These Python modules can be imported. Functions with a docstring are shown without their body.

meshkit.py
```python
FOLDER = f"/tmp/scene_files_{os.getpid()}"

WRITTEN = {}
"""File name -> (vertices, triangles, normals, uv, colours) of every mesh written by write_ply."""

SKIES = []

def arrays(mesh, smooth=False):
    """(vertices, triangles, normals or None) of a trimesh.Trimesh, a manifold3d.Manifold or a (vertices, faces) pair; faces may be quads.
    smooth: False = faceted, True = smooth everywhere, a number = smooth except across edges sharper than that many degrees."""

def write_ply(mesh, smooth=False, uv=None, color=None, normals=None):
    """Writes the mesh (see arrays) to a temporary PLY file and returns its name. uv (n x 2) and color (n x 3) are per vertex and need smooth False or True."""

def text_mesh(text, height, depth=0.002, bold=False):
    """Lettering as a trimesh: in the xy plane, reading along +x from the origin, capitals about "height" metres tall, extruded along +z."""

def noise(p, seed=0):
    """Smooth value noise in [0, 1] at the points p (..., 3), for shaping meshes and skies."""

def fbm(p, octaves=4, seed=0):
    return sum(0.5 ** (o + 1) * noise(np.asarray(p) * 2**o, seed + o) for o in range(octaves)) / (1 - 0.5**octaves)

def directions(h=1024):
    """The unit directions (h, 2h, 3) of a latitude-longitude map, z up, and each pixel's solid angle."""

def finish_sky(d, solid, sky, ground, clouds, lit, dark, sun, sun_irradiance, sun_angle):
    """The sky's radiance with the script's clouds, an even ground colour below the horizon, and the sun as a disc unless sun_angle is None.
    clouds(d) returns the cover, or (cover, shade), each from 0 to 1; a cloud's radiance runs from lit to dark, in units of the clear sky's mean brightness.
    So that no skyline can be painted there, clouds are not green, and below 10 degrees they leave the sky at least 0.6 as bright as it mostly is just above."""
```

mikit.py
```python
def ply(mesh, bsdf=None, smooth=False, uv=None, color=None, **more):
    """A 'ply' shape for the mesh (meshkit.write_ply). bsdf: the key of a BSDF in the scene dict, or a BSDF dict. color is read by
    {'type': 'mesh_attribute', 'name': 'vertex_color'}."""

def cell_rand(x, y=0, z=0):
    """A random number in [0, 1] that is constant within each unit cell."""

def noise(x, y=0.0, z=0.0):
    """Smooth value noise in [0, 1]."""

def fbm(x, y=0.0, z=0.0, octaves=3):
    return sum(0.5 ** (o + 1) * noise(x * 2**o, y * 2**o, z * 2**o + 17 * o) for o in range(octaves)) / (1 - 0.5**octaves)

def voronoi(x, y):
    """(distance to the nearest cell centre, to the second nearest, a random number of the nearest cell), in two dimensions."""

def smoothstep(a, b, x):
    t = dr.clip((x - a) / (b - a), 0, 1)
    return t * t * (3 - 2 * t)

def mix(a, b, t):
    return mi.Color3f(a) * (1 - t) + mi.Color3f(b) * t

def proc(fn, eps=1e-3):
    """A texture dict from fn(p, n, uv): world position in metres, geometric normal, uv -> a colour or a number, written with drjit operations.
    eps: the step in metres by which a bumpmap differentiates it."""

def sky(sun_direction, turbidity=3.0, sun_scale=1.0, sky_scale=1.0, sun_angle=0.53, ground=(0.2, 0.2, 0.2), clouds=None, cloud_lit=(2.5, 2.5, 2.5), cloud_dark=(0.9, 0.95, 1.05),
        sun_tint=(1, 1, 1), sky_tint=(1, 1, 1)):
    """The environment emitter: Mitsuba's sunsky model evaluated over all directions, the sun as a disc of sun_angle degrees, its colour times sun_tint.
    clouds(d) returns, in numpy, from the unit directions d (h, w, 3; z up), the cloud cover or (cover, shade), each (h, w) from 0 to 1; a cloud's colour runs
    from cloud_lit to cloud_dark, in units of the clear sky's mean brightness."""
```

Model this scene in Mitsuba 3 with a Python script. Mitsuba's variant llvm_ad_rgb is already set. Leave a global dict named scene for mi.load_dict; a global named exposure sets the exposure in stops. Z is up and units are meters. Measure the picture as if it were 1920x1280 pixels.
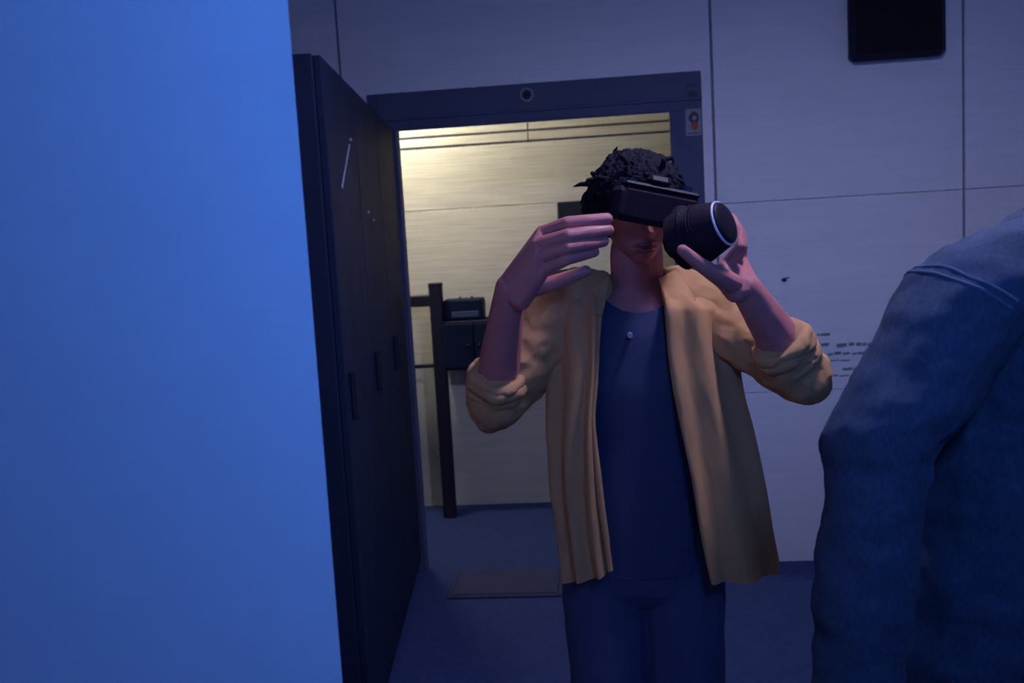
import math, random
import numpy as np, trimesh, mitsuba as mi, drjit as dr, mikit, meshkit
import manifold3d as m3
from shapely.geometry import Polygon, box as sbox, Point
from shapely.ops import unary_union

T = mi.ScalarTransform4f
random.seed(4); rng = np.random.default_rng(4)
scene, labels = {}, {}

# ------------------------------------------------------------------ camera, lamps, exposure
F_PX, YAW, PITCH, ROLL, EYE = 1700.0, math.radians(5.13), math.radians(6.08), math.radians(-3.28), np.array([0, 0, 1.5])
FW = np.array([-math.sin(YAW) * math.cos(PITCH), math.cos(YAW) * math.cos(PITCH), -math.sin(PITCH)])
_r0 = np.cross(FW, [0, 0, 1.0]); _r0 /= np.linalg.norm(_r0); _u0 = np.cross(_r0, FW)
RT = _r0 * math.cos(ROLL) + _u0 * math.sin(ROLL)
UP = -_r0 * math.sin(ROLL) + _u0 * math.cos(ROLL)
scene['camera'] = {'type': 'thinlens', 'aperture_radius': 0.0026, 'focus_distance': 1.75, 'fov_axis': 'x', 'fov': math.degrees(2 * math.atan(960 / F_PX)), 'near_clip': 0.02, 'far_clip': 100.0,
                   'to_world': T().look_at(origin=EYE.tolist(), target=(EYE + FW).tolist(), up=UP.tolist())}
exposure = 0.0
BLUE_LAMP, BLUE_POS = (6.4, 22.0, 85.0), (0.36, 0.36, 1.82)      # added blue globe out of view, lights the near left wall
ROOM_LAMP, ROOM_POS = (205.0, 202.0, 330.0), (0.56, 1.66, 2.52)        # added ceiling globe out of view, lights back wall and people
HALL_LAMP, HALL_POS = (200.0, 186.0, 150.0), (-1.06, 4.66, 2.34)    # lamp of the passage, hidden by the door head
scene['night_air'] = {'type': 'constant', 'radiance': {'type': 'rgb', 'value': [0.003, 0.006, 0.022]}}


def at(x, y, Y):
    d = FW + RT * (x - 960) / F_PX + UP * (640 - y) / F_PX
    return EYE + d * (Y / d[1])


# ------------------------------------------------------------------ materials
def rgb(c): return {'type': 'rgb', 'value': list(c)}
def mat(name, tex, rough=0.6, spec=0.3, bump=None, bscale=0.001, **kw):
    b = {'type': 'principled', 'base_color': tex if isinstance(tex, dict) else rgb(tex), 'roughness': rough, 'specular': spec, **kw}
    if bump is not None:
        b = {'type': 'bumpmap', 'arbitrary': bump, 'scale': bscale, 'bsdf': b}
    scene[name] = {'type': 'twosided', 'bsdf': b}
    return name
N, FB, MIX, SS = mikit.noise, mikit.fbm, mikit.mix, mikit.smoothstep
mat('paint_blue', mikit.proc(lambda p, n, uv: MIX((.76, .80, .84), (.80, .84, .88), FB(p.x * 9, p.y * 9, p.z * 9, 4))), .75, .2)
mat('wall_paint', mikit.proc(lambda p, n, uv: MIX((.55, .60, .68), (.61, .66, .74), FB(p.x * 3, p.y * 3, p.z * 14, 4)) * (0.95 + 0.06 * N(p.x * 5, 0, p.z * 90))), .8, .15)
mat('wall_joint', (.16, .17, .22), .9, .1)
mat('hall_paint', mikit.proc(lambda p, n, uv: MIX((.60, .55, .44), (.74, .69, .56), FB(p.x * 4, 3.0, p.z * 60, 4)) * (0.86 + 0.2 * N(p.x * 7, 0, p.z * 130))), .7, .2)
mat('hall_lower_paint', mikit.proc(lambda p, n, uv: MIX((.44, .44, .40), (.52, .51, .46), FB(p.x * 4, 3.0, p.z * 40, 4))), .7, .2)
mat('dark_trim', mikit.proc(lambda p, n, uv: MIX((.050, .066, .130), (.068, .086, .160), FB(p.x * 12, p.y * 12, p.z * 4, 3))), .65, .12)  # base colour lifted to navy in place of a blue haze
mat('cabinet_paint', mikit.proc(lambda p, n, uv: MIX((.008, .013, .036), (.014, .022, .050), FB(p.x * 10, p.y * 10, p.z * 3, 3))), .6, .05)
mat('carpet', mikit.proc(lambda p, n, uv: MIX((.026, .042, .125), (.042, .060, .165), FB(p.x * 60, p.y * 60, 0, 3))), .95, .05)  # navy lift of the hazy darks is put into the carpet colour
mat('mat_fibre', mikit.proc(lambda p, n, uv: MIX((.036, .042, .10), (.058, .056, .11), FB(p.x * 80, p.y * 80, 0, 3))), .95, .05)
mat('ceiling_paint', (.42, .44, .50), .9, .1)
mat('black_metal', (.014, .017, .034), .55, .15)
mat('black_wood', mikit.proc(lambda p, n, uv: MIX((.012, .014, .028), (.022, .024, .040), FB(p.x * 20, p.y * 20, p.z * 3, 3))), .65, .08)
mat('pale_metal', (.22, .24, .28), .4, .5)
mat('paper', mikit.proc(lambda p, n, uv: MIX((.17, .175, .22), (.25, .25, .30), FB(p.x * 50, 0, p.z * 50, 3))), .8, .2)
mat('ink', (.05, .05, .07), .8, .1)
mat('red_ink', (.30, .07, .05), .8, .1)
mat('mark_ink', (.16, .17, .21), .9, .1)
mat('skin', mikit.proc(lambda p, n, uv: MIX((.37, .125, .115), (.44, .155, .14), FB(p.x * 40, p.y * 40, p.z * 40, 3))), .5, .35)
mat('lip_skin', (.25, .07, .075), .45, .4)
mat('hair', mikit.proc(lambda p, n, uv: MIX((.006, .006, .011), (.014, .012, .018), N(p.x * 160, p.y * 160, p.z * 30))), .75, .05)
mat('eye_white', (.6, .6, .6), .3, .5)
mat('eye_iris', (.05, .03, .02), .2, .5)
mat('overshirt_cloth', mikit.proc(lambda p, n, uv: MIX((.38, .20, .088), (.46, .245, .11), FB(p.x * 50, p.y * 50, p.z * 20, 3))), .85, .15)
mat('tee_cloth', mikit.proc(lambda p, n, uv: MIX((.034, .042, .085), (.044, .052, .100), FB(p.x * 60, p.y * 60, p.z * 60, 2))), .9, .1)  # blue veil over dark cloth is put into this base colour
mat('trouser_cloth', (.048, .060, .120), .9, .1)  # raised navy tone carries the same painted veil
mat('shoe_leather', (.02, .02, .025), .5, .4)
mat('denim', mikit.proc(lambda p, n, uv: MIX((.030, .042, .068), (.046, .062, .098), FB(p.x * 45, p.y * 45, p.z * 45, 4)) * (0.8 + 0.4 * N(p.x * 300, p.y * 300, p.z * 120))), .9, .1)
mat('denim_seam', (.06, .085, .13), .9, .1)
mat('camera_leather', mikit.proc(lambda p, n, uv: MIX((.012, .008, .015), (.020, .011, .018), FB(p.x * 400, p.y * 400, p.z * 400, 2))), .75, .08)
mat('camera_ring', (.50, .52, .58), .35, .5)
scene['lens_glass'] = {'type': 'dielectric', 'int_ior': 1.5}
mat('lens_black', (.010, .008, .014), .5, .10)
mat('lamp_white', (.7, .7, .7), .5, .3)

# ------------------------------------------------------------------ helpers
def put(key, mesh, m, smooth=False, label=None, cat=None, group=None, kind=None):
    scene[key] = mikit.ply(mesh, m, smooth)
    say(key, label, cat, group, kind)
def say(key, label=None, cat=None, group=None, kind=None):
    d = {k: v for k, v in (('label', label), ('category', cat), ('group', group), ('kind', kind)) if v}
    if d: labels[key] = {**labels.get(key, {}), **d}
def rbox(x0, y0, z0, x1, y1, z1, c=0.004):
    """A box with chamfered edges."""
    c = min(c, .45 * (x1 - x0), .45 * (y1 - y0), .45 * (z1 - z0))
    pts = []
    for X, sx in ((x0, 1), (x1, -1)):
        for Y, sy in ((y0, 1), (y1, -1)):
            for Z, sz in ((z0, 1), (z1, -1)):
                pts += [(X + sx * c, Y + sy * c, Z), (X + sx * c, Y, Z + sz * c), (X, Y + sy * c, Z + sz * c)]
    return trimesh.convex.convex_hull(np.array(pts))
def cat_(*ms): return trimesh.util.concatenate([m for m in ms])
def tm(man):
    g = man.to_mesh(); return trimesh.Trimesh(g.vert_properties[:, :3], g.tri_verts, process=False)
def man(t): return m3.Manifold(m3.Mesh(np.asarray(t.vertices, np.float32), np.asarray(t.faces, np.uint32)))
def ball(c, r, seg=16): return m3.Manifold.sphere(r, seg).translate([float(v) for v in c])
def chain(pts):
    """Union of the hulls of neighbouring spheres; pts = [(point, radius), ...]."""
    out = [m3.Manifold.batch_hull([ball(a, ra), ball(b, rb)]) for (a, ra), (b, rb) in zip(pts, pts[1:])]
    return m3.Manifold.batch_boolean(out, m3.OpType.Add)
def union(*ms): return m3.Manifold.batch_boolean(list(ms), m3.OpType.Add)
def soften(mn, edge, it=12, lam=.5):
    t = tm(mn.refine_to_length(edge)); t.merge_vertices()
    trimesh.smoothing.filter_taubin(t, lamb=lam, nu=lam + .03, iterations=it); return t
def wrinkle(t, amp, freq, seed=0, stretch=(1, 1, 1)):
    n = t.vertex_normals
    d = (meshkit.fbm(t.vertices * np.array(stretch) * freq, 3, seed) - .5) * 2 * amp
    return trimesh.Trimesh(t.vertices + n * d[:, None], t.faces, process=False)
def loft(rows):
    """rows: (n, m, 3) rings; closed around and capped."""
    R = np.asarray(rows); n, m = R.shape[:2]
    v = R.reshape(-1, 3); f = []
    for i in range(n - 1):
        for j in range(m):
            a, b = i * m + j, i * m + (j + 1) % m
            f += [(a, b, b + m), (a, b + m, a + m)]
    v = np.vstack([v, R[0].mean(0), R[-1].mean(0)])
    for j in range(m):
        f += [(n * m, (j + 1) % m, j), (n * m + 1, (n - 1) * m + j, (n - 1) * m + (j + 1) % m)]
    t = trimesh.Trimesh(v, f, process=False); t.fix_normals(); return t
def rings(rows, m=40, power=2.3):
    a = np.linspace(0, 2 * np.pi, m, endpoint=False); out = []
    for c, rx, ry in rows:
        cx, sx = np.cos(a), np.sin(a)
        out.append(np.stack([c[0] + rx * np.sign(cx) * abs(cx) ** (2 / power), c[1] + ry * np.sign(sx) * abs(sx) ** (2 / power), np.full(m, c[2])], 1))
    return np.array(out)
def cyl(a, b, r, seg=24):
    return trimesh.creation.cylinder(r, segment=[a, b], sections=seg)
def tube(pts, r, seg=8): return tm(chain([(p, r) for p in pts]))

# ------------------------------------------------------------------ the room
YW, YC = 4.08, 5.14                       # face of the door wall, face of the passage wall
OX0, OX1, OZ = -0.844, 0.392, 2.064       # the doorway
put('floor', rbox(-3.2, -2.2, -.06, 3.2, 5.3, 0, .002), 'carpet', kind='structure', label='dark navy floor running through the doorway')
put('ceiling', rbox(-3.2, -2.2, 2.75, 3.2, 5.3, 2.82, .002), 'ceiling_paint', kind='structure')
slab = Polygon([(-3.2, 0), (3.2, 0), (3.2, 2.75), (-3.2, 2.75)]).difference(sbox(OX0, -1, OX1, OZ))
def extrude_xz(poly, y0, y1):
    t = trimesh.creation.extrude_polygon(poly, y1 - y0)
    t.apply_transform(np.array([[1, 0, 0, 0], [0, 0, -1, y1], [0, 1, 0, 0], [0, 0, 0, 1.0]])); t.fix_normals(); return t
put('wall_back', extrude_xz(slab, YW + .010, YW + .06), 'wall_joint', kind='structure', label='pale panelled wall holding the dark framed doorway')
xs, zs = [-3.2, -1.068, .566, 1.612, 3.2], [0, .782, 1.626, 2.75]
hole = sbox(OX0 - .02, -1, OX1 + .05, OZ + .05)
k = 0
for i in range(4):
    for j in range(3):
        p = sbox(xs[i] + .006, zs[j] + (.0015 if j else 0), xs[i + 1] - .006, zs[j + 1] - .0015).difference(hole)
        for g in (p.geoms if p.geom_type == 'MultiPolygon' else [p]):
            if g.area < .02: continue
            put('wall_back__panel' + (f'_{k:03d}' if k else ''), extrude_xz(g, YW, YW + .010), 'wall_paint'); k += 1
# the passage behind
put('wall_passage', rbox(-3.2, YC + .018, 0, 3.2, YC + .15, 2.75, .002), 'wall_joint', kind='structure', label='cream painted wall of the lit passage behind the doorway')
zz = [(0, .830, 'hall_lower_paint'), (.842, 1.720, 'hall_paint'), (1.7215, 2.063, 'hall_paint'), (2.075, 2.121, 'hall_paint'), (2.133, 2.75, 'hall_paint')]
xx = [-3.2, -1.9, -.306, 1.29, 3.2]; k = 0
for j, (a, b, m) in enumerate(zz):
    for i in range(4 if j >= 3 else 2):
        g = .002
        if j < 3: xx_ = [-3.2, 1.29, 3.2]
        else: xx_ = xx
        put('wall_passage__board' + (f'_{k:03d}' if k else ''), rbox(xx_[i] + g, YC, a, xx_[i + 1] - g, YC + .018, b, .0015), m); k += 1
put('wall_right', rbox(3.1, -2.2, 0, 3.2, 5.3, 2.75, .002), 'wall_paint', kind='structure')
put('wall_front', rbox(-3.2, -2.2, 0, 3.2, -2.1, 2.75, .002), 'wall_paint', kind='structure')
put('wall_side', rbox(-3.2, -2.1, 0, -3.1, 5.3, 2.75, .002), 'wall_paint', kind='structure')
# the blue lit wall end in the foreground: its end is cut back at a slant
pw = Polygon([(-3.1, .95), (-.298, .95), (-.30, .953), (-.42, 1.06), (-3.1, 1.06)])
t = trimesh.creation.extrude_polygon(pw, 2.75)
put('wall_left', t, 'paint_blue', kind='structure', label='smooth pale wall end glowing blue in the near left foreground')
# door frame
tr = Polygon([(OX0 - .105, 0), (OX0 - .105, 2.198), (.517, 2.198), (.517, 0), (OX1, 0), (OX1, OZ), (OX0, OZ), (OX0, 0)])
def slab_chamfer(poly, y0, y1, c=.006):
    a = extrude_xz(poly.buffer(-c, join_style=2), y0, y0 + c + .001); b = extrude_xz(poly, y0 + c, y1); return cat_(a, b)
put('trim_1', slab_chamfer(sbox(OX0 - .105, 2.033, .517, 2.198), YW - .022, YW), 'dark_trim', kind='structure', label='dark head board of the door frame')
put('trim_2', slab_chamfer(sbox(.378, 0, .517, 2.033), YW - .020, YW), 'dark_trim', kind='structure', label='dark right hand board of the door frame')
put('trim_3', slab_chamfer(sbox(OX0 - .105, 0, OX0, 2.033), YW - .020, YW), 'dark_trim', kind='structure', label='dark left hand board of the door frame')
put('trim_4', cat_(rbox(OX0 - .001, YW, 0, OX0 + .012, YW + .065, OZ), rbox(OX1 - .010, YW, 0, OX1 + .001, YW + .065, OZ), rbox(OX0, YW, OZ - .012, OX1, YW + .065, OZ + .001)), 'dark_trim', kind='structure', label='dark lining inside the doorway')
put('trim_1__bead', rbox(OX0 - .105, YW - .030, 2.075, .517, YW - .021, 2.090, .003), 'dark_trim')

# ------------------------------------------------------------------ things on the door wall
def ring(c, R, r, axis='y', n=28, mm=10):
    t = trimesh.creation.torus(R, r, major_sections=n, minor_sections=mm)
    if axis == 'y': t.apply_transform(trimesh.transformations.rotation_matrix(np.pi / 2, [1, 0, 0]))
    t.apply_translation(c); return t
c = np.array([-.238, YW - .022, 2.146])
put('round_badge__plate', cyl(c, c + [0, -.006, 0], .026), 'black_metal', 30)
put('round_badge__rim', ring(c + [0, -.006, 0], .026, .006), 'paper', True)
put('round_badge__boss', trimesh.creation.icosphere(2, .007).apply_translation(c + [0, -.008, 0]), 'black_metal', True)
say('round_badge', 'small round greyish badge on the dark head of the door frame', 'badge')
def sticker(key, x0, x1, z0, z1, label, marks):
    put(key + '__sheet', rbox(x0, YW - .0215, z0, x1, YW - .020, z1, .0005), 'paper')
    for i, (poly, m) in enumerate(marks):
        put(key + '__print' + (f'_{i:03d}' if i else ''), extrude_xz(poly, YW - .0221, YW - .0212), m)
    say(key, label, 'sticker')
def blob(x, z, rx, rz, seed, n=18):
    r = np.random.default_rng(seed); a = np.linspace(0, 2 * np.pi, n, endpoint=False); w = 1 + .25 * (r.random(n) - .5)
    return Polygon(np.stack([x + rx * w * np.cos(a), z + rz * w * np.sin(a)], 1))
sticker('door_sticker', .444, .506, 2.055, 2.150, 'small grey sticker with a dark blot, upper one on the right door frame',
        [(blob(.477, 2.094, .021, .022, 1), 'ink'), (sbox(.452, 2.135, .498, 2.141), 'ink')])
sticker('door_sticker_001', .444, .511, 1.925, 2.043, 'pale sticker with a dark and red figure, lower one on the right door frame',
        [(blob(.480, 2.000, .022, .026, 2).difference(Point(.482, 2.0).buffer(.010)), 'ink'), (blob(.482, 1.968, .016, .018, 3), 'red_ink'), (sbox(.451, 1.932, .503, 1.937), 'ink')])
# dark panel high on the wall
put('wall_screen__case', rbox(1.131, YW - .075, 2.182, 1.520, YW - .012, 2.62, .02), 'black_metal')
put('wall_screen__face', rbox(1.152, YW - .078, 2.205, 1.499, YW - .070, 2.60, .002), 'lens_black')
put('wall_screen__bracket', rbox(1.25, YW - .014, 2.28, 1.40, YW + .002, 2.52, .004), 'black_metal')
say('wall_screen', 'dark rectangular panel hung high on the pale wall at the top right', 'wall panel')
# nail with a smear
put('wall_hook__plate', cat_(extrude_xz(blob(.849, 1.279, .012, .009, 5), YW - .004, YW), extrude_xz(blob(.866, 1.287, .008, .003, 6), YW - .002, YW)), 'ink')
put('wall_hook__pin', cyl(np.array([.849, YW, 1.279]), np.array([.849, YW - .02, 1.284]), .003, 10), 'black_metal')
say('wall_hook', 'tiny dark hook in the pale wall right of the raised forearm', 'hook')
# lines of ragged dark lettering, too worn to read
rows = [(628, 1512, 1546, 7), (646, 1528, 1640, 9), (663, 1552, 1648, 6), (675, 1556, 1650, 4), (691, 1560, 1640, 6), (704, 1562, 1640, 4)]
r = np.random.default_rng(8); k = 0
for i, (py, xa, xb, h) in enumerate(rows):
    px = xa
    while px < xb:
        w = r.uniform(7, 20); hh = h * r.uniform(.55, 1.0) * .0022; q = at(px, py + r.uniform(-1.5, 1.5), YW); xw = w * .0023
        if r.random() < .85:
            pl = Polygon([(q[0], q[2] - hh / 2), (q[0] + xw * .5, q[2] - hh * r.uniform(.4, .7)), (q[0] + xw, q[2] - hh * .4), (q[0] + xw, q[2] + hh / 2), (q[0] + xw * .4, q[2] + hh * r.uniform(.3, .7)), (q[0], q[2] + hh * .4)])
            put('wall_lettering__mark' + (f'_{k:03d}' if k else ''), extrude_xz(pl, YW - .0012, YW + .0005), 'mark_ink'); k += 1
        px += w + r.uniform(1, 4)
say('wall_lettering', 'worn unreadable dark lines on the pale wall between the elbow and the denim sleeve', 'lettering')

# ------------------------------------------------------------------ things in the passage
put('wall_box__body', rbox(-.162, YC - .06, 1.608, .10, YC, 1.720, .006), 'black_metal')
put('wall_box__lid', rbox(-.155, YC - .064, 1.614, .093, YC - .059, 1.714, .002), 'black_wood')
say('wall_box', 'low dark box on the lit passage wall beside the head', 'wall box')
# railing: post, top rail, foot
y0 = 4.92
q = at(816, 531, y0); xp, zt = q[0], q[2]
put('stair_railing__post', rbox(xp - .034, y0 - .034, 0, xp + .034, y0 + .034, zt, .005), 'black_wood')
put('stair_railing__post_cap', rbox(xp - .036, y0 - .036, zt - .012, xp + .036, y0 + .036, zt + .002, .004), 'black_wood')
zr = at(780, 565, y0)[2]
put('stair_railing__handrail', rbox(-2.6, y0 - .022, zr - .030, xp - .02, y0 + .022, zr + .030, .006), 'black_wood')
put('stair_railing__post_001', rbox(-2.64, y0 - .034, 0, -2.57, y0 + .034, zt, .005), 'black_wood')
zr2 = at(780, 687, y0)[2]
put('stair_railing__lower_rail', rbox(-2.6, y0 - .012, zr2 - .010, xp - .02, y0 + .012, zr2 + .010, .004), 'black_wood')
say('stair_railing', 'dark railing post with a rail running left in the lit passage', 'railing')
# wall cupboard with a box-shaped device on it
yb = 4.90
a, b = at(819, 604, yb), at(940, 690, yb)
zc0, zc1 = b[2], a[2]
put('wall_cupboard__body', rbox(a[0], yb, zc0, b[0] + .06, YC, zc1, .006), 'black_wood')
xm = (a[0] + b[0] + .06) / 2
put('wall_cupboard__door', rbox(a[0] + .012, yb - .014, zc0 + .012, xm - .003, yb, zc1 - .014, .003), 'cabinet_paint')
put('wall_cupboard__door_001', rbox(xm + .003, yb - .014, zc0 + .012, b[0] + .048, yb, zc1 - .014, .003), 'cabinet_paint')
put('wall_cupboard__door__knob', trimesh.creation.icosphere(2, .010).apply_translation([xm - .03, yb - .02, (zc0 + zc1) / 2]), 'black_metal', True)
put('wall_cupboard__door_001__knob', trimesh.creation.icosphere(2, .010).apply_translation([xm + .03, yb - .02, (zc0 + zc1) / 2]), 'black_metal', True)
say('wall_cupboard', 'dark low cupboard on the passage wall behind the raised forearm', 'cupboard')
a2, b2 = at(830, 563, yb + .04), at(906, 600, yb + .04)
zt2 = a2[2]
put('desk_device__case', rbox(a2[0], yb + .03, zc1, b2[0], yb + .19, zt2, .008), 'cabinet_paint')
put('desk_device__panel', rbox(a2[0] + .045, yb + .026, zc1 + .018, b2[0] - .02, yb + .031, zc1 + .050, .002), 'dark_trim')
put('desk_device__knob', cyl(np.array([a2[0] + .022, yb + .031, zc1 + .035]), np.array([a2[0] + .022, yb + .016, zc1 + .035]), .010, 16), 'black_metal')
for i, px in enumerate((863, 885)):
    q = at(px, 562, yb + .1)
    put('desk_device__button' + (f'_{i:03d}' if i else ''), cyl(np.array([q[0], yb + .1, zt2 - .002]), np.array([q[0], yb + .1, zt2 + .012]), .006, 12), 'black_metal')
say('desk_device', 'dark box shaped device standing on the cupboard in the passage', 'device')
# door mat
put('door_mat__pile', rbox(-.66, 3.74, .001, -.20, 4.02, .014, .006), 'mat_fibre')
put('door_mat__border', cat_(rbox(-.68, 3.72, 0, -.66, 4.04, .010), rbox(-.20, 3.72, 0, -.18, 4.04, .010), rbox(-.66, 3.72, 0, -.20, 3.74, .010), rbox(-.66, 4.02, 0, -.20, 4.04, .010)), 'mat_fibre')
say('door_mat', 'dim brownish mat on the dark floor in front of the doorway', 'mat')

# ------------------------------------------------------------------ tall dark cabinet beside the doorway
A, B = np.array([-.845, 4.05]), np.array([-.703, 2.49])           # its long face, seen at a slant
L = np.linalg.norm(B - A); ux = (B - A) / L; nx = np.array([-ux[1], ux[0]])    # nx towards the room
if nx[0] < 0: nx = -nx
H = 2.05
def cab(u0, u1, d0, d1, z0, z1, ch=.004):
    t = rbox(u0, d0, z0, u1, d1, z1, ch)
    M = np.eye(4); M[:2, 0], M[:2, 1], M[:2, 3] = ux, nx, A
    t.apply_transform(M); t.fix_normals(); return t
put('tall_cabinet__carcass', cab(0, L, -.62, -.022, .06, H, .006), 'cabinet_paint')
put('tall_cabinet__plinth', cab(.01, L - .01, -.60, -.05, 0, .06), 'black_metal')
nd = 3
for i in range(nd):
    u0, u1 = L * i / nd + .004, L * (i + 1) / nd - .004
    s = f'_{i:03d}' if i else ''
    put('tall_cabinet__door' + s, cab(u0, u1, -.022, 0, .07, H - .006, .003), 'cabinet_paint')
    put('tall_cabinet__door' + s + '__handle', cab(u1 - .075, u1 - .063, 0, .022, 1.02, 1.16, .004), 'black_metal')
# glints on its face, modelled as a pale streak and dots
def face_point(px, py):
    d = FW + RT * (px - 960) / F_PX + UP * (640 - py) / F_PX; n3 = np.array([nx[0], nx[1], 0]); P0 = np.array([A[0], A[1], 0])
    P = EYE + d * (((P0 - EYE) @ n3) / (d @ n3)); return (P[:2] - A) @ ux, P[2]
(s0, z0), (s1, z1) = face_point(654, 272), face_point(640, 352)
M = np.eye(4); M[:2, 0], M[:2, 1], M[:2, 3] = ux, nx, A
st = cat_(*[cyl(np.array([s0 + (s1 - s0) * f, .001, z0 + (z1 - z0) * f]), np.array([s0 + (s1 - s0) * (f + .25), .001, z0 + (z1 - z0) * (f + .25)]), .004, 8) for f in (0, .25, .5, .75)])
st.apply_transform(M); put('tall_cabinet__glint_streak', st, 'pale_metal', label='pale thin streak standing for a glint')
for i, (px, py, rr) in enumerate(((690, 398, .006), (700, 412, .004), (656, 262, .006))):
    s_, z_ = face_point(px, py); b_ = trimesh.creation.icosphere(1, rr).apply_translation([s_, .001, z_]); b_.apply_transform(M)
    put('tall_cabinet__glint_dot' + (f'_{i:03d}' if i else ''), b_, 'pale_metal', True)  # small glints built as pale dots
say('tall_cabinet', 'tall dark glossy cabinet standing between the blue wall and the doorway', 'cabinet')

# ------------------------------------------------------------------ lamps
def globe(key, pos, rad, r, label, fixture):
    put(key + '__globe', trimesh.creation.icosphere(3, r).apply_translation(pos), 'lamp_white', True)
    scene[key + '__globe']['emitter'] = {'type': 'area', 'radiance': rgb(rad)}
    for nm, ms in fixture: put(key + '__' + nm, ms, 'black_metal', 30)
    say(key, label, 'lamp')
p = np.array(BLUE_POS)
globe('added_blue_lamp', p, BLUE_LAMP, .09, 'added blue globe lamp on a cord, out of view, lighting the near wall',
      [('cord', cyl(p + [0, 0, .085], np.array([p[0], p[1], 2.75]), .004)), ('canopy', cyl(np.array([p[0], p[1], 2.72]), np.array([p[0], p[1], 2.75]), .05, 32))])
p = np.array(ROOM_POS)
globe('added_pendant_lamp', p, ROOM_LAMP, .08, 'added round pendant lamp out of view, its shade dimming the upper wall',
      [('cord', cyl(p + [0, 0, .12], np.array([p[0], p[1], 2.75]), .004)), ('canopy', cyl(np.array([p[0], p[1], 2.72]), np.array([p[0], p[1], 2.75]), .05, 32)),
       ('shade', trimesh.creation.revolve(np.array([(.03, .13), (.09, .12), (.21, -.035), (.213, -.035), (.092, .124), (.03, .134), (.03, .13)]), sections=64).apply_translation(p))])  # added shade, shaped to cut light off the upper wall
p = np.array(HALL_POS)
globe('passage_lamp', p, HALL_LAMP, .07, 'warm round lamp under the passage ceiling behind the door head',
      [('cord', cyl(p + [0, 0, .065], np.array([p[0], p[1], 2.75]), .004)), ('canopy', cyl(np.array([p[0], p[1], 2.72]), np.array([p[0], p[1], 2.75]), .05, 32))])

# ------------------------------------------------------------------ the photographer
P = at
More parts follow.
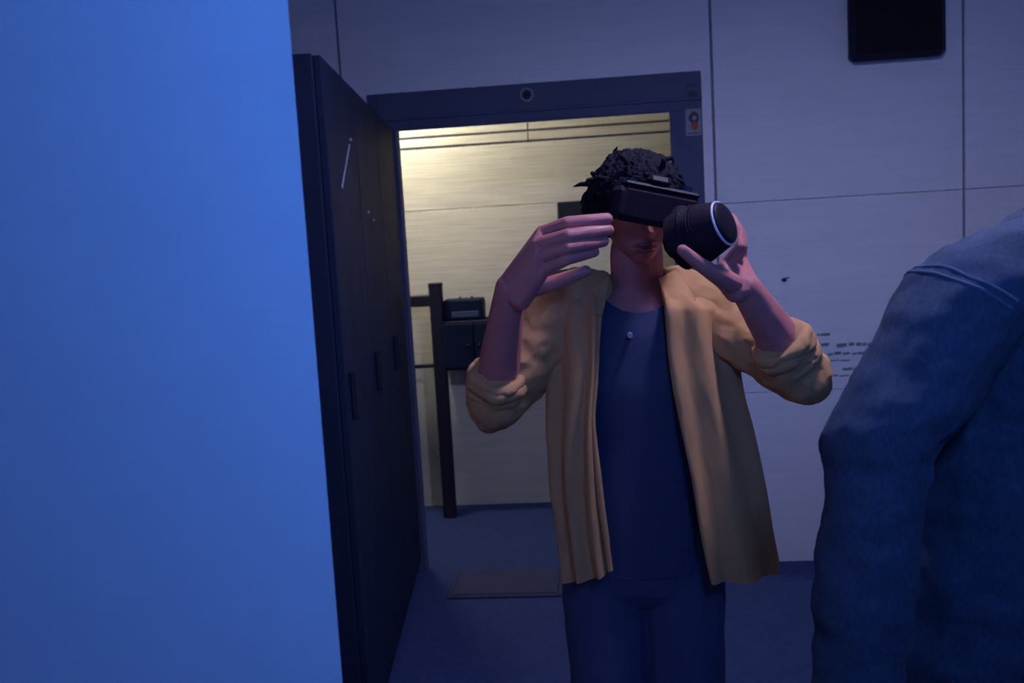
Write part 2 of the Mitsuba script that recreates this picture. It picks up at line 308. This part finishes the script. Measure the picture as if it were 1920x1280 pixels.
# head: sculpted in its own frame (x to the viewer's right, -y the face, z up), then turned
def sculpt_head():
    s = trimesh.creation.icosphere(5, 1.0); v = s.vertices.copy(); d = v.copy()
    x, y, z = d.T
    V = np.stack([x * .073, y * .094, z * .113], 1)
    jaw = np.clip(-z, 0, 1)
    V[:, 0] *= 1 - .36 * jaw ** 1.5
    front = np.clip(-y, 0, 1)
    V[:, 1] += np.where(y > 0, -.030 * jaw * y, 0)                           # nape
    V[:, 1] *= np.where(y < 0, 1 - .06 * np.clip(z, 0, 1), 1)                # forehead slope
    def bump(cx, cz, sx, sz, amt, axis=1):
        w = amt * np.exp(-((V0[:, 0] - cx) / sx) ** 2 - ((V0[:, 2] - cz) / sz) ** 2) * (y < .1); V[:, axis] -= w
    V0 = V.copy()
    bump(0, -.020, .011, .022, .020); bump(0, -.033, .014, .009, .010)       # nose ridge, tip
    bump(-.013, -.036, .007, .007, .005); bump(.013, -.036, .007, .007, .005)
    bump(-.030, .006, .016, .011, -.011); bump(.030, .006, .016, .011, -.011)  # eye sockets
    bump(0, .026, .050, .009, .005)                                          # brow
    bump(-.040, -.026, .018, .016, .004); bump(.040, -.026, .018, .016, .004)
    bump(0, -.058, .024, .005, .006); bump(0, -.070, .022, .005, .007); bump(0, -.064, .024, .0025, -.004)  # lips
    bump(0, -.080, .02, .005, -.004); bump(0, -.096, .022, .013, .011)       # chin
    return trimesh.Trimesh(V, s.faces, process=False)
def turn(t, M): t = t.copy(); t.apply_transform(M); return t
HC = P(1194, 392, 1.865)
def Rm(deg, ax): return trimesh.transformations.rotation_matrix(math.radians(deg), ax)
HM = trimesh.transformations.translation_matrix(HC) @ Rm(7, [0, 0, 1]) @ Rm(-2, [0, 1, 0]) @ Rm(9, [1, 0, 0])
head = turn(sculpt_head(), HM)
def hp(x, y, z): return (HM @ np.array([x, y, z, 1.0]))[:3]
ears = []
for s in (-1, 1):
    e = union(chain([(hp(s * .072, .012, .018), .010), (hp(s * .080, .022, .026), .008), (hp(s * .081, .030, .008), .008), (hp(s * .076, .018, -.018), .009), (hp(s * .070, .010, -.026), .009)]),
              chain([(hp(s * .068, .010, .018), .012), (hp(s * .068, .012, -.018), .012)]))
    ears.append(e)
# skeleton (picture point and depth turned into metres once)
SL, SR = P(1058, 580, 1.905), P(1338, 588, 1.905)
EL, ER = P(925, 757, 1.845), P(1500, 695, 1.775)
WL, WR = P(957, 540, 1.690), P(1398, 540, 1.680)
chest = rings([(np.array([.100, 1.935, 1.405]), .060, .055), (np.array([.100, 1.930, 1.37]), .125, .078), (np.array([.098, 1.925, 1.30]), .160, .098), (np.array([.095, 1.925, 1.20]), .155, .102), (np.array([.09, 1.93, 1.08]), .138, .094), (np.array([.083, 1.935, .97]), .150, .102), (np.array([.08, 1.94, .86]), .155, .105), (np.array([.08, 1.94, .80]), .10, .08)])
torso = man(loft(chest))
parts = [torso, chain([(np.array([.100, 1.935, 1.34]), .070), (P(1196, 545, 1.92), .056), (P(1193, 470, 1.895), .054)]),
         chain([(np.array([.02, 1.93, 1.36]), .06), (SL, .056), (EL, .043)]), chain([(np.array([.18, 1.93, 1.36]), .06), (SR, .056), (ER, .043)]),
         chain([(EL, .043), (EL * .6 + WL * .4, .042), (WL, .029)]), chain([(ER, .043), (ER * .6 + WR * .4, .042), (WR, .028)])]
# legs
hipL, hipR = np.array([.00, 1.94, .86]), np.array([.165, 1.94, .86])
kneL, kneR = np.array([.005, 1.91, .47]), np.array([.165, 1.92, .47])
ankL, ankR = np.array([-.02, 1.97, .085]), np.array([.19, 1.98, .085])
for h, kn, an in ((hipL, kneL, ankL), (hipR, kneR, ankR)):
    parts += [chain([(h, .082), (kn, .052)]), chain([(kn, .052), (kn * .65 + an * .35, .050), (an, .034)])]
    parts.append(chain([(an, .034), (an + [0, -.06, -.045], .032), (an + [0, -.16, -.058], .022)]))
# hand on the viewer's left: knuckles up, fingers running to the camera body
kn = [P(1018, 437, 1.668), P(1008, 459, 1.652), P(1010, 482, 1.646), P(1018, 505, 1.650)]
palmL = m3.Manifold.batch_hull([ball(WL, .027), ball(P(975, 560, 1.68), .022), ball(P(965, 520, 1.685), .022)] + [ball(q, .0145) for q in kn])
fl = [palmL]
for q, mid, tip, r_ in ((kn[0], (1064, 419, 1.640), (1138, 410, 1.655), .0122), (kn[1], (1066, 442, 1.622), (1140, 431, 1.655), .0124), (kn[2], (1064, 464, 1.620), (1131, 452, 1.655), .0120), (kn[3], (1062, 485, 1.628), (1114, 472, 1.652), .0110)):
    m_, t_ = P(*mid), P(*tip)
    fl.append(chain([(q, .0140), (m_, r_ + .001), ((m_ + t_) / 2 + [0, -.004, 0], r_), (t_, r_ - .0012)]))
fl.append(chain([(P(985, 542, 1.69), .020), (P(1026, 534, 1.672), .0150), (P(1066, 520, 1.668), .0125), (P(1098, 508, 1.672), .0105)]))
# hand on the viewer's right: cradles the lens, thumb in front below it
kr = [P(1338, 505, 1.645), P(1360, 498, 1.675), P(1376, 492, 1.700), P(1388, 488, 1.720)]
palmR = m3.Manifold.batch_hull([ball(WR, .026), ball(P(1380, 545, 1.665), .022)] + [ball(q, .014) for q in kr[1:]] + [ball(P(1352, 520, 1.655), .016)])
fr = [palmR]
fr.append(chain([(P(1372, 532, 1.655), .020), (P(1338, 512, 1.612), .0150), (P(1308, 492, 1.590), .0120), (P(1280, 469, 1.578), .0102)]))
for q, a_, b_, c_ in ((kr[1], (1388, 462, 1.660), (1386, 432, 1.675), (1372, 408, 1.690)), (kr[2], (1391, 462, 1.685), (1388, 434, 1.700), (1374, 412, 1.712)), (kr[3], (1390, 462, 1.712), (1384, 440, 1.727), (1368, 422, 1.735)), (P(1350, 510, 1.69), (1330, 505, 1.72), (1312, 490, 1.735), (1300, 470, 1.735))):
    fr.append(chain([(q, .0125), (P(*a_), .0106), (P(*b_), .0096), (P(*c_), .0082)]))
body = union(*parts)
body = soften(body, .011, 10)
hands = soften(union(*fl, chain([(WL, .027), (WL * .8 + EL * .2, .031)])), .0035, 6), soften(union(*fr, chain([(WR, .026), (WR * .8 + ER * .2, .031)])), .0035, 6)
figure = union(man(body), man(hands[0]), man(hands[1]), man(head), *ears)
put('person__body', tm(figure), 'skin', 50)
say('person', 'person in an open mustard overshirt raising a camera to the eyes before the doorway', 'person')
for i, s in enumerate((-1, 1)):
    q = hp(s * .030, -.080, .006)
    put('person__eye' + (f'_{i:03d}' if i else ''), trimesh.creation.icosphere(3, .0115).apply_translation(q), 'eye_white', True)
    put('person__eye' + (f'_{i:03d}' if i else '') + '__iris', trimesh.creation.icosphere(2, .0055).apply_translation(hp(s * .030, -.0885, .006)), 'eye_iris', True)
lp = cat_(*[tm(chain([(hp(-.020, -.083, zc), .002), (hp(-.008, -.0935, zc + .001 * s), .0038), (hp(.008, -.0935, zc + .001 * s), .0038), (hp(.020, -.083, zc), .002)])) for zc, s in ((-.0585, 1), (-.069, -1))])
put('person__lips', lp, 'lip_skin', True)
# hair: tousled cap with fringe, longer at the sides
hs = trimesh.creation.icosphere(6, 1.0); d = hs.vertices
z_low = -.45 + .80 * np.clip(-d[:, 1] * 1.15 - .25, 0, 1) ** .6
R_ = np.array([.100, .112, .114]); V = d * R_ + [0, .008, .004]
g = meshkit.fbm(d * [7, 7, 2.2], 4, 3) - .5; g2 = meshkit.noise(d * [30, 30, 6], 9) - .5
cut = (d[:, 2] - z_low + .10 * g)
V *= (1 + .14 * g + .05 * g2 * (cut > 0))[:, None]
inner = np.clip(-cut * 5, 0, 1)[:, None]
V = V * (1 - inner) + (d * np.array([.060, .078, .090]) + [0, .008, .006]) * inner
hair = turn(trimesh.Trimesh(V, hs.faces, process=False), HM)
locks = []
for i in range(150):
    a = rng.uniform(0, 2 * np.pi); e = rng.uniform(.0, 1.0)
    if i < 60: a = rng.uniform(-.62, .62) * np.pi * .5 - np.pi / 2; e = rng.uniform(.30, .62)   # fringe
    elif i < 110: a = (0 if i % 2 else np.pi) + rng.uniform(-.7, .9) * (1 if i % 2 else -1); e = rng.uniform(-.1, .35)
    dd = np.array([math.cos(a) * math.cos(e), math.sin(a) * math.cos(e), math.sin(e)])
    p0 = dd * R_ * 1.00 + [0, .008, .004]; down = np.array([rng.normal(0, .010), rng.normal(0, .008), -rng.uniform(.020, .045)])
    if i >= 110: down = dd * .005 + rng.normal(0, .012, 3)
    p1 = p0 + down * .5 + dd * .006; p2 = p0 + down + dd * rng.uniform(-.006, .006)
    if i < 60: p2[2] = max(p2[2], .012)
    locks.append(tm(chain([((HM @ [*p0, 1])[:3], .0058), ((HM @ [*p1, 1])[:3], .0042), ((HM @ [*p2, 1])[:3], .0012)])))
put('person__hair', cat_(hair, *locks), 'hair', 60)
# t-shirt
tee = rings([(np.array([.100, 1.932, 1.398]), .074, .066), (np.array([.100, 1.929, 1.376]), .118, .083), (np.array([.098, 1.925, 1.30]), .168, .107), (np.array([.095, 1.925, 1.20]), .163, .111), (np.array([.09, 1.928, 1.08]), .150, .106), (np.array([.083, 1.933, .97]), .160, .112), (np.array([.08, 1.938, .80]), .170, .118)], 64)
from scipy.interpolate import CubicSpline, PchipInterpolator
def densify(R, n):
    zt_ = np.arange(len(R)); f = PchipInterpolator(zt_, R, axis=0); return f(np.linspace(0, len(R) - 1, n))
teem = loft(densify(tee, 60)); teem = wrinkle(teem, .004, 9, 2, (1, 1, .6))
nk = m3.Manifold.sphere(1.0, 48).scale([.072, .075, .060]).translate([.097, 1.868, 1.402])      # scooped neckline
teem = tm(man(teem) - nk)
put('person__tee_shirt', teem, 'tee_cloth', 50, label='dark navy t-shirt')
q = P(1181, 628, 1.812)
put('person__tee_shirt__emblem', cyl(q + [0, -.010, 0], q + [0, .012, 0], .0055, 16), 'pale_metal', 30, label='small pale round emblem')
# trousers and shoes
tro = union(m3.Manifold.batch_hull([ball(np.array([x_, 1.937, z_]), r_) for x_, z_, r_ in ((.035, .90, .108), (.128, .90, .108), (.03, .80, .112), (.132, .80, .112))]),
            *[chain([(h, .100), (k_, .086), (a_ + [0, .005, .02], .070)]) for h, k_, a_ in ((hipL, kneL, ankL), (hipR, kneR, ankR))])
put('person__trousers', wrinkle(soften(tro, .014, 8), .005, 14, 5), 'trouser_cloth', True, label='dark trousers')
for i, an in enumerate((ankL, ankR)):
    sh = m3.Manifold.batch_hull([ball(an + [0, .03, -.040], .042), ball(an + [0, .02, .01], .044), ball(an + [0, -.15, -.052], .032), ball(an + [.012, -.19, -.058], .026)])
    sh = sh.trim_by_plane([0, 0, 1.0], .002)
    put('person__shoe' + (f'_{i:03d}' if i else ''), tm(sh), 'shoe_leather', 40)
    so = sh.project(); put('person__shoe' + (f'_{i:03d}' if i else '') + '__sole', tm(m3.Manifold.extrude(so.offset(.003, m3.JoinType.Round), .014).translate([0, 0, .0005])), 'black_metal', 30)
# open overshirt: a draped shell from front edge round the back to the other front edge
IL = [(528, 1140), (548, 1118), (580, 1124), (650, 1122), (720, 1118), (800, 1112), (900, 1118), (1000, 1130), (1066, 1139)]
OL = [(520, 1128), (546, 1078), (578, 1042), (650, 1028), (720, 1027), (800, 1032), (900, 1040), (1000, 1056), (1078, 1066)]
IR = [(528, 1240), (548, 1243), (580, 1246), (650, 1251), (720, 1261), (800, 1276), (900, 1295), (1000, 1311), (1088, 1330)]
OR = [(520, 1262), (546, 1318), (578, 1362), (650, 1374), (720, 1384), (800, 1402), (900, 1422), (1000, 1440), (1058, 1450)]
nr = len(IL); ctrl = []
for i in range(nr):
    w = i / (nr - 1)
    yf = np.interp(i, [0, 1, 2, 4, 8], [1.868, 1.838, 1.815, 1.800, 1.785]); ys = np.interp(i, [0, 1, 2, 8], [1.925, 1.915, 1.91, 1.905]); yk = np.interp(i, [0, 1, 2, 3, 8], [1.990, 2.02, 2.035, 2.045, 2.06])
    il, ol, ir, orr = P(IL[i][1], IL[i][0], yf), P(OL[i][1], OL[i][0], ys), P(IR[i][1], IR[i][0], yf), P(OR[i][1], OR[i][0], ys)
    ml = il * .45 + ol * .55 + [0, -.052 * min(1, i / 2), 0]; mr = ir * .45 + orr * .55 + [0, -.056 * min(1, i / 2), 0]
    zb = (ol[2] + orr[2]) / 2
    bl = np.array([ol[0] * .72 + orr[0] * .28, yk - .01, zb]); bm = np.array([(ol[0] + orr[0]) / 2, yk, zb + .005]); br = np.array([ol[0] * .28 + orr[0] * .72, yk - .01, zb])
    ctrl.append([il, ml, ol, bl, bm, br, orr, mr, ir])
ctrl = np.array(ctrl)
G = PchipInterpolator(np.arange(nr), ctrl, axis=0)(np.linspace(0, nr - 1, 110))
uu = np.concatenate([np.linspace(0, 2, 70)[:-1], np.linspace(2, 6, 60), np.linspace(6, 8, 70)[1:]])
G = CubicSpline(np.arange(9), G, axis=1)(uu)
nu, nv = G.shape[1], G.shape[0]
U, Vv = np.meshgrid(uu, np.linspace(0, 1, nv))
def normals(G):
    du, dv = np.gradient(G, axis=1), np.gradient(G, axis=0); n = np.cross(du, dv); n /= np.linalg.norm(n, axis=-1, keepdims=True) + 1e-9; return n
n = normals(G); cen = np.array([.09, 1.93]); out = np.sign(((G[..., :2] - cen) * n[..., :2]).sum(-1)); n *= np.sign(np.median(out))
fold = .010 * (.25 + Vv) * np.sin(U * 9.5 + 2.2 * meshkit.noise(np.stack([U * 1.2, Vv * 2.2, 0 * U], -1), 3) * 3) + .012 * (meshkit.fbm(np.stack([U * 3, Vv * 4, 0 * U], -1), 3, 6) - .5)
edge = np.minimum(np.clip(U / .12, 0, 1), np.clip((8 - U) / .12, 0, 1)) * np.clip(Vv / .12, 0.1, 1)
G = G + n * (fold * (.15 + .85 * edge))[..., None]
n = normals(G) * np.sign(np.median(out)); Gi = G - n * .003
def shell(Ga, Gb):
    nv, nu = Ga.shape[:2]; v = np.vstack([Ga.reshape(-1, 3), Gb.reshape(-1, 3)]); o = nv * nu; f = []
    ii, jj = np.meshgrid(np.arange(nv - 1), np.arange(nu - 1), indexing='ij'); a = (ii * nu + jj).ravel()
    q = np.stack([a, a + 1, a + nu + 1, a + nu], 1); f = [q[:, [0, 1, 2]], q[:, [0, 2, 3]], q[:, [0, 2, 1]] + o, q[:, [0, 3, 2]] + o]
    rim = list(range(nu)) + [i * nu + nu - 1 for i in range(1, nv)] + [(nv - 1) * nu + j for j in range(nu - 2, -1, -1)] + [i * nu for i in range(nv - 2, 0, -1)]
    rim = np.array(rim); nx_ = np.roll(rim, -1); f += [np.stack([rim, rim + o, nx_ + o], 1), np.stack([rim, nx_ + o, nx_], 1)]
    return trimesh.Trimesh(v, np.vstack(f), process=False)
shirt = shell(G, Gi); shirt.fix_normals()
CL, CR = EL * .80 + WL * .20, ER * .74 + WR * .26
sl = union(chain([(np.array([.005, 1.93, 1.372]), .068), (SL, .086), (SL * .5 + EL * .5, .074), (EL, .065)]), chain([(EL, .064), (CL, .056)]))
sr = union(chain([(np.array([.185, 1.93, 1.374]), .070), (SR, .076), (SR * .5 + ER * .5, .070), (ER, .064)]), chain([(ER, .064), (CR, .056)]))
slv = [wrinkle(wrinkle(soften(q, .007, 8), .016, 11, 11 + i, (1, 1, 1)), .007, 34, 4 + i, (1, .5, 1)) for i, q in enumerate((sl, sr))]
put('person__overshirt', cat_(shirt, *slv), 'overshirt_cloth', 60, label='mustard brown overshirt worn open')
for i, (Cc, W_, E_) in enumerate(((CL, WL, EL), (CR, WR, ER))):
    ax = (W_ - E_) / np.linalg.norm(W_ - E_); M = trimesh.geometry.align_vectors([0, 0, 1], ax); tt = []
    for k_, (o_, R1, r1) in enumerate(((-.016, .048, .013), (.006, .050, .014), (.022, .049, .011))):
        t_ = trimesh.creation.torus(R1, r1, major_sections=72, minor_sections=16); t_.vertices += (meshkit.fbm(t_.vertices * 30, 3, 20 + k_ + 5 * i) - .5)[:, None] * t_.vertex_normals * .018
        t_.apply_transform(Rm(rng.uniform(-9, 9), [1, .3, 0])); t_.apply_transform(M); t_.apply_translation(Cc + ax * o_); tt.append(t_)
    put('person__overshirt__cuff' + (f'_{i:03d}' if i else ''), cat_(*tt), 'overshirt_cloth', 60, label='rolled up cuff')
# collar flaps
for i, (a_, b_, c_, d_) in enumerate((((1140, 524, 1.862), (1112, 512, 1.895), (1084, 566, 1.835), (1126, 588, 1.806)), ((1240, 524, 1.862), (1266, 510, 1.895), (1300, 562, 1.835), (1252, 588, 1.806)))):
    cl_ = m3.Manifold.batch_hull([ball(P(*q), .005, 10) for q in (a_, b_, c_, d_)])
    put('person__overshirt__collar' + (f'_{i:03d}' if i else ''), soften(cl_, .008, 4), 'overshirt_cloth', True)

# ------------------------------------------------------------------ the camera held up
c0 = P(1224, 388, 1.700)
ax_x = np.array([.94, .18, -.23]); ax_x /= np.linalg.norm(ax_x); ax_y = np.cross([0, 0, 1.0], ax_x); ax_y /= np.linalg.norm(ax_y); ax_z = np.cross(ax_x, ax_y)
CM = np.eye(4); CM[:3, 0], CM[:3, 1], CM[:3, 2], CM[:3, 3] = ax_x, ax_y, ax_z, c0
def cbox(*a, c=.006): t = rbox(*a, c); t.apply_transform(CM); t.fix_normals(); return t
def cpt(*q): return (CM @ [*q, 1.0])[:3]
put('handheld_camera__body', cbox(-.066, -.022, -.034, .082, .020, .030, c=.009), 'camera_leather')
put('handheld_camera__top_plate', cat_(cbox(-.064, -.020, .028, .080, .018, .038), cbox(-.022, -.018, .036, .024, .016, .056, c=.009)), 'lens_black')
put('handheld_camera__grip', cbox(-.080, -.034, -.034, -.056, .018, .026, c=.010), 'camera_leather')
put('handheld_camera__shutter_button', cyl(cpt(-.052, -.008, .036), cpt(-.052, -.008, .043), .007, 18), 'black_metal', 30)
put('handheld_camera__dial', cyl(cpt(.055, 0, .036), cpt(.055, 0, .048), .013, 24), 'black_metal', 30)
La, Lb = P(1284, 450, 1.662), P(1356, 419, 1.622)
la = (Lb - La) / np.linalg.norm(Lb - La)
lens = union(m3.Manifold.batch_hull([ball(cpt(.050, -.018, -.010), .022), ball(La, .040)]), man(trimesh.creation.cylinder(.052, segment=[La - la * .012, La + la * .040], sections=64)),
             m3.Manifold.batch_hull([man(cyl(La + la * .040, La + la * .046, .050, 64)), man(cyl(Lb - la * .016, Lb, .041, 64))]))
put('handheld_camera__lens', tm(lens), 'camera_leather', 35)
AM = trimesh.geometry.align_vectors([0, 0, 1], la)
def lring(R, r_, off):
    t_ = trimesh.creation.torus(R, r_, major_sections=64, minor_sections=12); t_.apply_transform(AM); t_.apply_translation(Lb + la * off); return t_
put('handheld_camera__lens__rim', lring(.0395, .0024, .001), 'camera_ring', True, label='pale thin rim of the lens')
put('handheld_camera__lens__focus_ring', cat_(*[lring(.0522, .0016, -.045 - .004 * i) for i in range(5)]), 'lens_black', True)
gl = trimesh.creation.icosphere(4, 1.0); gl.apply_scale([.0375, .0375, .009]); gl.apply_transform(AM); gl.apply_translation(Lb + la * .004)
put('handheld_camera__lens__front_glass', gl, 'lens_black', True)
say('handheld_camera', 'black camera with a wide lens held up before the eyes', 'camera')

# ------------------------------------------------------------------ the person in a denim jacket, near on the right
Q = lambda x, y, Y=1.32: at(x, y, Y)
sh_, el_, wr_ = Q(1812, 572, 1.33), Q(1642, 838, 1.28), Q(1606, 1275, 1.25)
nb = Q(2050, 440, 1.40); cx = nb[0]; sh2 = np.array([2 * cx - sh_[0], 1.46, sh_[2] + .01])
hd = nb + np.array([.01, -.01, .20])
body2 = union(chain([(nb, .066), (nb + [0, 0, .09], .058), (hd - [0, 0, .03], .060)]), m3.Manifold.sphere(1, 40).scale([.078, .098, .115]).translate([float(v) for v in hd]),
              chain([(nb - [0, 0, .06], .075), (np.array([cx, 1.42, 1.05]), .105), (np.array([cx, 1.42, .88]), .105)]),
              chain([(nb - [0, 0, .06], .07), (sh_, .055), (el_, .042), (wr_, .028)]), chain([(nb - [0, 0, .06], .07), (sh2, .055), (sh2 + [.06, 0, -.29], .042), (sh2 + [.05, -.06, -.54], .028)]))
for s in (-1, 1):
    h_, k_, a_ = np.array([cx + s * .09, 1.42, .86]), np.array([cx + s * .10, 1.40, .47]), np.array([cx + s * .11, 1.44, .085])
    body2 += chain([(h_, .08), (k_, .052), (a_, .034)]) + chain([(a_, .034), (a_ + [0, .10, -.058], .022)])
def simple_hand(w, d_, f_):
    d_ = d_ / np.linalg.norm(d_); side = np.cross(d_, f_); side /= np.linalg.norm(side); kn_ = [w + d_ * .085 + side * s for s in (-.033, -.011, .011, .033)]
    ms = [m3.Manifold.batch_hull([ball(w, .026), *[ball(q, .012) for q in kn_]])]
    for q, l_ in zip(kn_, (.072, .082, .078, .060)): ms.append(chain([(q, .0115), (q + d_ * l_ * .5 + f_ * .006, .0095), (q + d_ * l_ * .85 + f_ * .022, .0080)]))
    ms.append(chain([(w + d_ * .02 - side * .02, .018), (w + d_ * .06 - side * .052, .012), (w + d_ * .095 - side * .058, .0095)])); return union(*ms)
body2 = soften(body2, .014, 8)
h2 = [soften(simple_hand(w, d_, np.array([0, 1.0, 0])), .005, 5) for w, d_ in ((wr_, np.array([-.02, -.02, -1.0])), (sh2 + [.05, -.06, -.54], np.array([0, -.02, -1.0])))]
hn = chain([(hd + [0, .090, .0], .014), (hd + [0, .106, -.028], .015)])
ear2 = [chain([(hd + [s * .078, .0, .02], .012), (hd + [s * .082, .004, -.02], .010)]) for s in (-1, 1)]
put('person_001__body', tm(union(man(body2), man(h2[0]), man(h2[1]), hn, *ear2)), 'skin', 50)
say('person_001', 'near person at the right edge in a dark denim jacket, seen by shoulder and arm', 'person')
for i, s in enumerate((-1, 1)): put('person_001__eye' + (f'_{i:03d}' if i else ''), trimesh.creation.icosphere(2, .012).apply_translation(hd + [s * .03, .082, .01]), 'eye_white', True)
hh = trimesh.creation.icosphere(5, 1.0); dv = hh.vertices; ok = np.clip((dv[:, 2] + .35 - .9 * np.clip(dv[:, 1], 0, 1) + .45 * np.clip(-dv[:, 1], 0, 1)) * 6, 0, 1)[:, None]
hh.vertices = (dv * [.088, .108, .126] * (1 + .1 * (meshkit.fbm(dv * 8, 3, 2) - .5))[:, None]) * ok + dv * [.06, .075, .09] * (1 - ok) + hd
put('person_001__hair', hh, 'hair', 60)
jk = union(chain([(nb + [0, 0, -.050], .100), (Q(1890, 540, 1.37), .092), (sh_, .088)]), chain([(sh_, .088), (sh_ * .45 + el_ * .55, .083), (el_, .074)]), chain([(el_ + [.005, 0, -.03], .074), (el_ * .5 + wr_ * .5, .068), (wr_, .060)]),
           chain([(nb + [0, 0, -.045], .105), (sh2, .090)]), chain([(sh2, .090), (sh2 + [.06, 0, -.29], .074), (sh2 + [.05, -.06, -.52], .058)]),
           *[m3.Manifold.batch_hull([ball(np.array([cx + sx * wa, 1.415, za]), ra) for wa, za, ra in (qa, qb) for sx in (-1, 1)]) for qa, qb in (((.05, 1.42, .10), (.115, 1.33, .118)), ((.115, 1.33, .118), (.125, 1.05, .135)), ((.125, 1.05, .135), (.160, .84, .138)))],
           chain([(sh_ + [.10, .03, -.04], .10), (np.array([cx - .10, 1.42, 1.05]), .12)]))
jk = soften(jk, .010, 12)
jk = wrinkle(wrinkle(jk, .012, 9, 31, (1, 1, 1.6)), .004, 30, 32)
put('person_001__denim_jacket', jk, 'denim', True, label='dark blue denim jacket')
# shoulder seam with raised stitches where sleeve and yoke meet
k = 0
for dist in (-.004, .010):
    sm = []
    for i in range(14):
        a_ = np.interp(i, [0, 13], [-85, 100]); R_s = .100; e1 = (sh_ - el_) / np.linalg.norm(sh_ - el_)
        e2 = np.cross(e1, [0, 1, 0]); e2 /= np.linalg.norm(e2); e3 = np.cross(e1, e2)
        sm.append(sh_ + e1 * dist + R_s * (math.cos(math.radians(a_)) * e2 + math.sin(math.radians(a_)) * e3))
    tq = trimesh.proximity.closest_point(jk, np.array(sm))[0]
    put('person_001__denim_jacket__shoulder_seam' + (f'_{k:03d}' if k else ''), tube([q for q in tq], .0028, 6), 'denim_seam', 40); k += 1
cl2 = union(*[chain([(nb + [.085 * math.cos(t), .085 * math.sin(t), .03], .014), (nb + [.085 * math.cos(t + .4), .085 * math.sin(t + .4), .03], .014)]) for t in np.arange(0, 6.2, .4)])
put('person_001__denim_jacket__collar', soften(cl2, .008, 6), 'denim', True)
tr2 = union(man(loft(rings([(np.array([cx - .01, 1.42, .92]), .185, .125), (np.array([cx, 1.42, .80]), .18, .13)]))), *[chain([(np.array([cx + s * .09, 1.42, .84]), .098), (np.array([cx + s * .10, 1.40, .47]), .074), (np.array([cx + s * .11, 1.44, .10]), .062)]) for s in (-1, 1)])
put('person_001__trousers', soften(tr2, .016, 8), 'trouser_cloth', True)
for i, s in enumerate((-1, 1)):
    a_ = np.array([cx + s * .11, 1.44, .085]); q = m3.Manifold.batch_hull([ball(a_ + [0, -.03, -.04], .042), ball(a_ + [0, 0, .01], .044), ball(a_ + [0, .15, -.052], .032)]).trim_by_plane([0, 0, 1.0], .0)
    put('person_001__shoe' + (f'_{i:03d}' if i else ''), tm(q), 'shoe_leather', 40)
